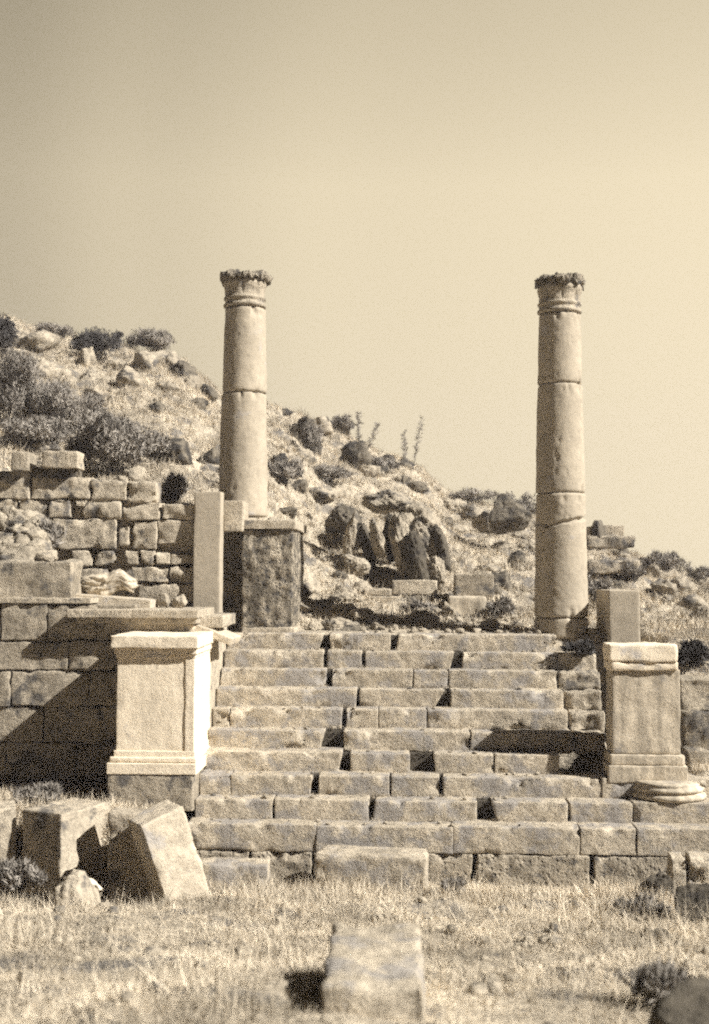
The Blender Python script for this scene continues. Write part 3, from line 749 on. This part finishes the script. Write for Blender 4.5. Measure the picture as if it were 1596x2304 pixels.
# the outcrop of leaning slabs in the middle; dark pieces stand for shaded clefts
for k, (x, y, Y, w, h, ln, m, lab) in enumerate([
    (775, 1178, 16.6, .40, .38, .1, 'rockdark', 'dark rock standing in for a shaded hollow at the left of the outcrop'),
    (790, 1205, 16.2, .16, .52, .1, 'rock', 'thin pale upright splinter in the dark rock of the outcrop'),
    (825, 1222, 16.4, .20, .46, -.2, 'black', 'dark leaning slab standing in for a shaded cleft, second from the left in the outcrop'),
    (875, 1128, 17.2, .56, .34, .2, 'rock', 'rounded boulder on top of the outcrop'),
    (880, 1212, 16.4, .26, .54, -.25, 'black', 'large dark leaning slab standing in for the shaded cleft in the middle of the outcrop'),
    (915, 1245, 16.1, .28, .84, -.30, 'rock', 'bright leaning rock face in the middle of the outcrop'),
    (940, 1190, 16.7, .46, .56, -.45, 'rock', 'upper bright rock face at the right of the outcrop'),
    (852, 1222, 16.1, .15, .50, -.25, 'rock', 'slim pale slab between the two dark leaning slabs of the outcrop'),
    (905, 1178, 16.3, .26, .28, -.4, 'rock', 'small pale block wedged under the boulder of the outcrop'),
    (985, 1290, 16.0, .20, .34, -.2, 'rock', 'small bright slab at the foot of the outcrop, right'),
    (800, 1270, 16.0, .30, .26, .1, 'rock', 'pale stone at the foot of the outcrop, left'),
    (938, 1275, 15.9, .26, .72, -.12, 'black', 'dark rock standing in for a shaded cleft low in the outcrop'),
    (965, 1258, 16.3, .36, .76, -.30, 'rock', 'tall bright slab on the right flank of the outcrop'),
    (993, 1235, 16.2, .20, .50, -.3, 'black', 'narrow dark rock standing in for shade at the right end of the outcrop')]):
    rock(x, y, Y, (w, w * 1.1, h), m, lab, 930 + k * 3, lean=ln, planes=7, rough=.17)
# rocks up the slope (x, y, width px, height px, dark?)
SL = [(75, 765, 90, 60, 0), (190, 800, 34, 60, 0), (80, 830, 50, 46, 0), (325, 815, 50, 44, 0), (362, 805, 56, 50, 0), (395, 812, 44, 40, 0), (345, 758, 60, 26, 1), (440, 905, 30, 28, 1), (290, 850, 40, 46, 0), (400, 1015, 70, 46, 1),
      (470, 1028, 34, 44, 1), (430, 860, 36, 30, 0), (460, 880, 40, 30, 1), (690, 985, 50, 80, 1), (720, 960, 40, 40, 0), (765, 962, 40, 34, 1), (800, 1030, 50, 60, 1), (830, 1055, 40, 40, 0), (855, 1060, 34, 24, 1),
      (905, 1080, 24, 26, 1), (935, 1095, 50, 20, 1), (640, 925, 30, 16, 1), (870, 1035, 30, 24, 1), (1250, 1160, 40, 30, 1), (1030, 1140, 44, 30, 0), (1065, 1160, 34, 40, 0), (1165, 1255, 26, 26, 1), (1120, 1230, 20, 12, 1),
      (1470, 1270, 34, 30, 0), (1495, 1285, 60, 44, 0), (1400, 1238, 24, 20, 1), (1455, 1262, 20, 18, 1), (1480, 1345, 20, 18, 1), (1400, 1318, 28, 30, 1), (700, 1330, 34, 12, 0), (640, 1150, 40, 24, 1), (690, 1160, 24, 20, 1), (760, 1295, 30, 16, 1), (825, 1278, 44, 18, 1), (790, 1245, 16, 12, 1), (735, 1360, 44, 20, 1), (780, 1418, 60, 16, 1)]
pale = 'pale angular rock among the dry grass of the hillside'; dk = 'dark angular rock among the dry grass of the hillside'
for k, (x, y, w, h, d_) in enumerate(SL):
    p = hit(x, y + h * .35); s = p.y / F
    V, Fc = rockgeo(p + Vector((0, .1, h * s * .22)), (w * s * 1.15, w * s * 1.1, h * s * 1.2), 1100 + k, 8, .20, rot=k * .7, sub=4, lean=((k * 37) % 7 - 3) * .08)
    tag(Acc().add(V, Fc).build('rock', M['rockdark' if d_ else 'rock'], smooth=False), dk if d_ else pale, 'rock', 'dark rocks strewn on the hillside' if d_ else 'pale rocks strewn on the hillside')
rs = random.Random(9)
for k in range(150):
    x = rs.uniform(0, 1596); y = np.interp(x, [c[0] for c in CREST], [c[1] for c in CREST]) + 12 + rs.random() ** 1.2 * (1385 - np.interp(x, [c[0] for c in CREST], [c[1] for c in CREST]))
    if y > 1390: continue
    p = hit(x, y); 
    if p.y < 14.6: continue
    w = rs.uniform(.10, .42); d_ = rs.random() < .2
    V, Fc = rockgeo(p + Vector((0, 0, -w * .02)), (w, w, w * rs.uniform(.5, .95)), 1200 + k, 7, .24, rot=k, sub=4)
    tag(Acc().add(V, Fc).build('rock', M['rockdark' if d_ else 'rock'], smooth=False), dk if d_ else pale, 'rock', 'dark rocks strewn on the hillside' if d_ else 'pale rocks strewn on the hillside')

for k in range(26):  # stones added to break up the shadow strip of the taller column
    x = rs.uniform(675, 1190); Yr = rs.uniform(13.7, 15.2); w = rs.uniform(.10, .26)
    p = P(x, 1400, Yr); p.z = ground_z(p.x, Yr)
    if 1000 < x < 1100: continue
    V, Fc = rockgeo(p + Vector((0, 0, w * .12)), (w * 1.3, w, w * .7), 1700 + k, 8, .2, rot=k)
    tag(Acc().add(V, Fc).build('rubble_stone', M['rock'], smooth=False), 'low pale rubble stone added on the landing to break up the column shadow', 'rubble', 'rubble stones added on the landing')

# ------------------------------------------------------------------ plants
def leaves(c, size, n, L, seed, up=.3, wf=.28):
    """leaf-sized faces through the volume of a clumpy crown"""
    g = np.random.RandomState(seed)
    k = 22
    cc = g.normal(size=(k, 3)); cc /= np.linalg.norm(cc, axis=1, keepdims=True); cc *= g.uniform(.15, 1.0, (k, 1)); cc[:, 2] = np.abs(cc[:, 2]) * .9 - .15
    w = g.randint(0, k, n); r = g.normal(size=(n, 3)); r /= np.linalg.norm(r, axis=1, keepdims=True); r *= g.uniform(.0, 1, (n, 1)) ** .6 * g.uniform(.16, .46, k)[w][:, None]
    p = (cc[w] + r) * np.array(size) / 2 + np.array(c)
    d = g.normal(size=(n, 3)); d[:, 2] += up; d /= np.linalg.norm(d, axis=1, keepdims=True)
    s = np.cross(d, g.normal(size=(n, 3))); s /= np.linalg.norm(s, axis=1, keepdims=True)
    l = L * g.uniform(.6, 1.3, (n, 1))
    V = np.stack([p - s * l * wf, p + s * l * wf, p + d * l], 1).reshape(-1, 3)
    return V, np.arange(3 * n).reshape(n, 3)
def blades(base, h, wdt, lean, g):
    n = len(base)
    a = g.uniform(0, 2 * math.pi, n); d = np.stack([np.cos(a), np.sin(a), np.zeros(n)], 1)
    s = np.stack([-np.sin(a), np.cos(a), np.zeros(n)], 1)
    th = g.uniform(0, 2 * math.pi, n); s = np.stack([np.cos(th), np.sin(th), np.zeros(n)], 1)
    ln = lean * g.uniform(.1, 1, n)
    top = base + d * (h * ln)[:, None] + np.array([0, 0, 1]) * (h * (1 - .4 * ln))[:, None]
    return np.stack([base - s * wdt[:, None], base + s * wdt[:, None], top], 1).reshape(-1, 3), np.arange(3 * n).reshape(n, 3)
def bush(px, py, w, h, m, lab, seed, n=2600, Y=None, cat='bush', L=.055, group=None):
    p = hit(px, py + h * .45) if Y is None else P(px, py + h * .45, Y)
    s = p.y / F; sz = (w * s, w * s * .9, h * s)
    root = empty('bush', p, lab, cat, group)
    V, Fc = leaves(p + Vector((0, 0, sz[2] * .42)), (sz[0] * 1.1, sz[1] * 1.1, sz[2] * 1.25), int(n * (1.5 if m == 'leafmid' else 1.2)), L * (1.5 if m == 'leafmid' else 1.1), seed, 1.4 if m == 'leafmid' else .5, .13 if m == 'leafmid' else .24)
    Acc().add(V, Fc).build('foliage', M[m], root, smooth=False)
    g = np.random.RandomState(seed + 1)
    V, Fc = blades(np.array(p)[None] + g.normal(size=(60, 3)) * np.array([sz[0] * .08, sz[1] * .08, 0]), g.uniform(.5, .95, 60) * sz[2], np.full(60, .006), .7, g)
    Acc().add(V, Fc).build('stem', M['twig'], root, smooth=False)
    return root
bush(215, 772, 130, 90, 'leaf', 'round dark bush on the skyline at upper left', 1, 3600)
bush(10, 750, 90, 110, 'leaf', 'dark bush cut by the left edge near the skyline', 2, 3600)
bush(130, 745, 90, 34, 'leafmid', 'low grey scrub on the skyline left of the round bush', 3, 1500)
bush(15, 880, 200, 190, 'leafmid', 'large shaded bush at the left edge on the slope', 4, 9000, L=.045)
bush(135, 905, 190, 130, 'leafmid', 'wide grey bush in the middle of the left slope', 5, 8000, L=.045)
bush(70, 970, 180, 90, 'leafmid', 'grey scrub just above the ruined wall at left', 6, 5600, L=.045)
bush(250, 1000, 200, 150, 'leafmid', 'feathery dark bush hanging over the ruined wall', 7, 9000, L=.05)
bush(355, 1010, 80, 60, 'leafmid', 'small bush above the wall to the right of the feathery one', 8, 1800)
bush(395, 1100, 70, 60, 'leafmid', 'small grey bush behind the tall smooth slab', 9, 1600)
bush(640, 1062, 90, 60, 'leafmid', 'soft round bush just right of the shorter column', 10, 2400)
bush(735, 1070, 100, 44, 'leafmid', 'low spreading bush right of the soft round one', 11, 2000)
bush(765, 955, 60, 44, 'leafmid', 'small grey bush on the middle skyline', 12, 1500)
bush(350, 770, 120, 50, 'leafmid', 'ragged scrub on the skyline left of the shorter column', 33, 2200)
bush(700, 990, 60, 80, 'leafmid', 'grey scrub below the middle skyline', 13, 1700)
bush(860, 1045, 70, 40, 'leafmid', 'grey scrub on the descending skyline right of centre', 14, 1500)
bush(1165, 1150, 90, 80, 'leafmid', 'grey bush growing on the craggy rock left of the taller column', 15, 2200)
bush(1060, 1118, 110, 30, 'leafmid', 'low thin scrub along the skyline left of the craggy rock', 16, 900)
bush(1500, 1270, 90, 60, 'leafmid', 'pale bush on the skyline at far right', 17, 1700)
bush(1575, 1295, 70, 36, 'leafmid', 'low scrub on the horizon at the right edge', 18, 1000)
bush(1345, 1330, 60, 60, 'leafmid', 'grey bush between the taller column and the grey pillar', 19, 1500)
bush(1130, 1378, 60, 60, 'leafmid', 'small bush beside the pale landing block', 20, 1500, Y=14.6)
bush(940, 1385, 80, 60, 'leafmid', 'scrub in front of the dark bank on the landing', 21, 1700, Y=14.8)
bush(1308, 1458, 66, 44, 'leaf', 'small black bush at the foot of the taller column', 22, 1700, Y=12.75, L=.04)
bush(1560, 1472, 64, 90, 'leaf', 'tall dark bush at the right edge behind the pedestal', 23, 2600, Y=12.9)
bush(1425, 1290, 60, 40, 'leafmid', 'little bush above the grey pillar', 24, 900)
bush(95, 1215, 110, 80, 'leafmid', 'grey scrub growing out of the wall at left', 25, 1600, Y=12.75)
bush(40, 1245, 60, 34, 'leaf', 'small dark bush above the lichen-dark block', 26, 900, Y=12.6)
bush(85, 1790, 90, 44, 'leafmid', 'scrub on the terrace under the shadowed wall', 27, 1400, Y=10.9, L=.04)
bush(300, 2110, 110, 44, 'leafmid', 'low dark weeds in the grass below the leaning slab', 28, 1400, Y=7.9, L=.04)
bush(1440, 2060, 110, 70, 'leafmid', 'weeds around the dark rocks at lower right', 29, 1800, Y=9.0, L=.045)
bush(1020, 1995, 60, 24, 'leafmid', 'small weed in the grass below the rough foundation stones', 30, 500, Y=9.9, L=.04)
bush(40, 1970, 110, 70, 'leafmid', 'weeds below the blocks at the left edge', 31, 1800, Y=9.6, L=.045)
bush(1500, 2230, 160, 80, 'leafmid', 'loose grey weeds at the bottom right', 32, 1800, Y=5.2, L=.04)

# tall stalks on the skyline
def stalk(px, py0, px1, py1, lab, seed):
    p0 = hit(px, py0); Y = p0.y; p1 = P(px1, py1, Y); g = np.random.RandomState(seed)
    root = empty('tall_weed', p0, lab, 'weed')
    V = []; Fc = []
    d = np.array(p1) - np.array(p0); L = np.linalg.norm(d)
    acc = Acc()
    N = 10
    for i in range(N):
        a = np.array(p0) + d * i / N; b = np.array(p0) + d * (i + 1) / N; w = .014 * (1 - i / N * .7)
        ring = lambda c, w: np.array([c + [w * math.cos(t), w * math.sin(t), 0] for t in (0, 2.1, 4.2)])
        A = ring(a, w); B = ring(b, w * .93)
        acc.add(np.concatenate([A, B]), np.array([[0, 1, 4, 3], [1, 2, 5, 4], [2, 0, 3, 5]]))
    acc.build('stem', M['twig'], root)
    n = 120
    t = g.uniform(.15, 1.02, n)
    p = np.array(p0)[None] + d[None] * t[:, None]; e = g.normal(size=(n, 3)); e[:, 2] = np.abs(e[:, 2]) * .9; e /= np.linalg.norm(e, axis=1, keepdims=True)
    wd = .12 * np.sin(np.clip(t, 0, 1) * 2.6)[:, None] * g.uniform(.2, 1, (n, 1))
    p = p + e * wd * .5; s = np.cross(e, g.normal(size=(n, 3))); s /= np.linalg.norm(s, axis=1, keepdims=True)
    l = .07
    V = np.stack([p - s * .012, p + s * .012, p + e * l], 1).reshape(-1, 3)
    Acc().add(V, np.arange(3 * n).reshape(n, 3)).build('seed_head', M['leafmid'], root, smooth=False)
stalk(825, 1018, 850, 955, 'leaning tall weed with feathery head on the skyline, left one', 1)
stalk(912, 1050, 910, 972, 'short upright weed on the skyline between two taller ones', 2)
stalk(930, 1050, 950, 938, 'tallest weed on the skyline right of centre', 3)
stalk(808, 1005, 806, 930, 'thin faint weed stalk left of the leaning weed', 4)

# ------------------------------------------------------------------ grass
g = np.random.RandomState(3)
def scatter(n, xa, xb, ya, yb, keep, power=1.0):
    X = g.uniform(xa, xb, n); Y = ya + (yb - ya) * g.uniform(0, 1, n) ** power
    # only the wedge the photograph sees, plus a margin
    k = np.abs(X) < .36 * Y + .9; X, Y = X[k], Y[k]
    dens = fbm(np.stack([X * 1.6, Y * 1.6, X * 0], -1), 77, 3)
    k = (dens + g.uniform(-.6, .6, len(X)) > keep(X, Y)); X, Y = X[k], Y[k]
    return X, Y
def grassmesh(name, X, Y, hmin, hmax, w, m, lab, lean=.8):
    Z = terrain(X, Y)
    hh = g.uniform(hmin, hmax, len(X)) * (1 + .5 * fbm(np.stack([X * 2, Y * 2, X * 0], -1), 91, 2))
    V, Fc = blades(np.stack([X, Y, Z - .01], 1), hh, np.full(len(X), w) * g.uniform(.6, 1.4, len(X)), lean, g)
    o = new_obj(name, V, Fc, m, smooth=False)
    tag(o, lab, 'grass', kind='stuff')
X, Y = scatter(420000, -4.6, 4.6, 3.4, 10.75, lambda X, Y: -.55 + 0 * X, .8)
k = ~((X < -1.75) & (Y > 10.2)); X, Y = X[k], Y[k]
grassmesh('dry_grass', X, Y, .02, .075, .0026, M['straw'], 'bright dry grass covering the slope in front of the stairs', 1.9)
X, Y = scatter(110000, -4.6, 4.6, 3.4, 10.7, lambda X, Y: .10 + .30 * sstep(-.5, .8, X) - .30 * sstep(-.2, -1.2, X), .8)
grassmesh('coarse_grass', X, Y, .03, .11, .003, M['straw2'], 'darker coarse tufts among the dry grass in front of the stairs', 1.6)
X, Y = scatter(300000, -10.5, 11, 13.7, 26.8, lambda X, Y: -.35 + 0 * X)
grassmesh('hillside_grass', X, Y, .04, .14, .006, M['straw'], 'bright dry grass covering the hillside behind the ruins', 1.3)
X, Y = scatter(110000, -10.5, 11, 13.9, 26.8, lambda X, Y: .16 - .35 * sstep(-1, -5, X))
grassmesh('hillside_scrub', X, Y, .06, .22, .007, M['straw2'], 'grey coarse grass in patches on the hillside')
X, Y = scatter(30000, 2.15, 6.5, 11.4, 13.8, lambda X, Y: -.3 + 0 * X)
X2, Y2 = scatter(26000, -5.5, -1.9, 10.5, 11.8, lambda X, Y: .0 + 0 * X)
X3, Y3 = scatter(16000, -6, -2.3, 12.15, 12.9, lambda X, Y: -.1 + 0 * X)
grassmesh('ledge_grass', np.concatenate([X, X2, X3]), np.concatenate([Y, Y2, Y3]), .03, .12, .004, M['straw'], 'short dry grass on the terraces beside the stairs')

X, Y = scatter(90000, -4.4, 4.4, 8.9, 10.72, lambda X, Y: .16 - .25 * sstep(-1.0, -1.8, X) + .7 * sstep(10.25, 10.5, Y) * sstep(-1.3, -.6, X))
grassmesh('foot_weeds', X, Y, .06, .22, .0035, M['straw'], 'taller dry weeds along the foot of the stairs and fallen blocks', 1.1)
X, Y = scatter(24000, -4.4, 4.4, 3.6, 9.5, lambda X, Y: .28 - .2 * sstep(-.5, -1.6, X) - .2 * sstep(1.0, 2.0, X), .8)
grassmesh('tall_grass', X, Y, .08, .26, .0028, M['straw'], 'taller wispy dry grass stalks scattered in the foreground', 1.2)

# weeds rooted in the joints at the back of the treads
bx, by, bz = [], [], []
for n in range(1, 10):
    Y0 = D0 - n * T
    for q in range(26):
        x = g.uniform(-1.75, 1.5); m_ = g.randint(5, 26)
        bx.append(x + g.normal(0, .03, m_)); by.append(Y0 + T - .012 - np.abs(g.normal(0, .015, m_))); bz.append(np.full(m_, -n * RS - .004))
B_ = np.stack([np.concatenate(bx), np.concatenate(by), np.concatenate(bz)], 1)
V, Fc = blades(B_, g.uniform(.015, .06, len(B_)), np.full(len(B_), .003), 1.0, g)
tag(new_obj('joint_weeds', V, Fc, M['straw2'], smooth=False), 'small dry weeds growing in the joints of the steps', 'weeds', kind='stuff')
# loose chips of stone
acc = Acc()
for q in range(900):
    u = g.uniform()
    if u < .45: x, y = g.uniform(-3.6, 3.6), g.uniform(4.0, 10.7)
    elif u < .7: x, y = g.uniform(-1.6, 2.0), g.uniform(13.05, 14.6)
    elif u < .85: x, y = g.uniform(-3.6, -1.9), g.uniform(9.0, 10.5)
    else:
        n = g.randint(1, 10); x, y = g.uniform(-1.7, 1.4), D0 - n * T + g.uniform(.04, .2)
    z = ground_z(x, y) if u < .85 else -n * RS
    w_ = g.uniform(.012, .05) * (1.5 if u < .7 else .8)
    acc.add(*rockgeo((x, y, z + w_ * .2), (w_ * 1.3, w_, w_ * .8), 2000 + q, 7, .2, sub=2, rot=q))
tag(acc.build('stone_chips', M['rock'], origin=Vector((0, 0, 0)), smooth=False), 'loose chips of stone strewn over steps, landing and grass', 'stone chips', kind='stuff')

# ------------------------------------------------------------------ haze added to lift the dark tones
hz = [(-60, -6, -10.6), (60, -6, -10.6), (60, 70, -10.6), (-60, 70, -10.6), (-60, -6, 9), (60, -6, 9), (60, 70, 9), (-60, 70, 9)]
hf = [(0, 3, 2, 1), (4, 5, 6, 7), (0, 1, 5, 4), (1, 2, 6, 5), (2, 3, 7, 6), (3, 0, 4, 7)]
hm = bpy.data.materials.new('black_lifting_haze'); hm.use_nodes = True
hn = hm.node_tree.nodes; hn.clear()
pv = hn.new('ShaderNodeVolumePrincipled'); pv.inputs['Color'].default_value = (.97, .90, .92, 1); pv.inputs['Density'].default_value = 0.002
ho = hn.new('ShaderNodeOutputMaterial'); hm.node_tree.links.new(pv.outputs[0], ho.inputs['Volume'])
tag(new_obj('haze', hz, hf, hm, smooth=False), 'thin pale haze added over the ruins to lift the dark tones', 'haze', kind='stuff')
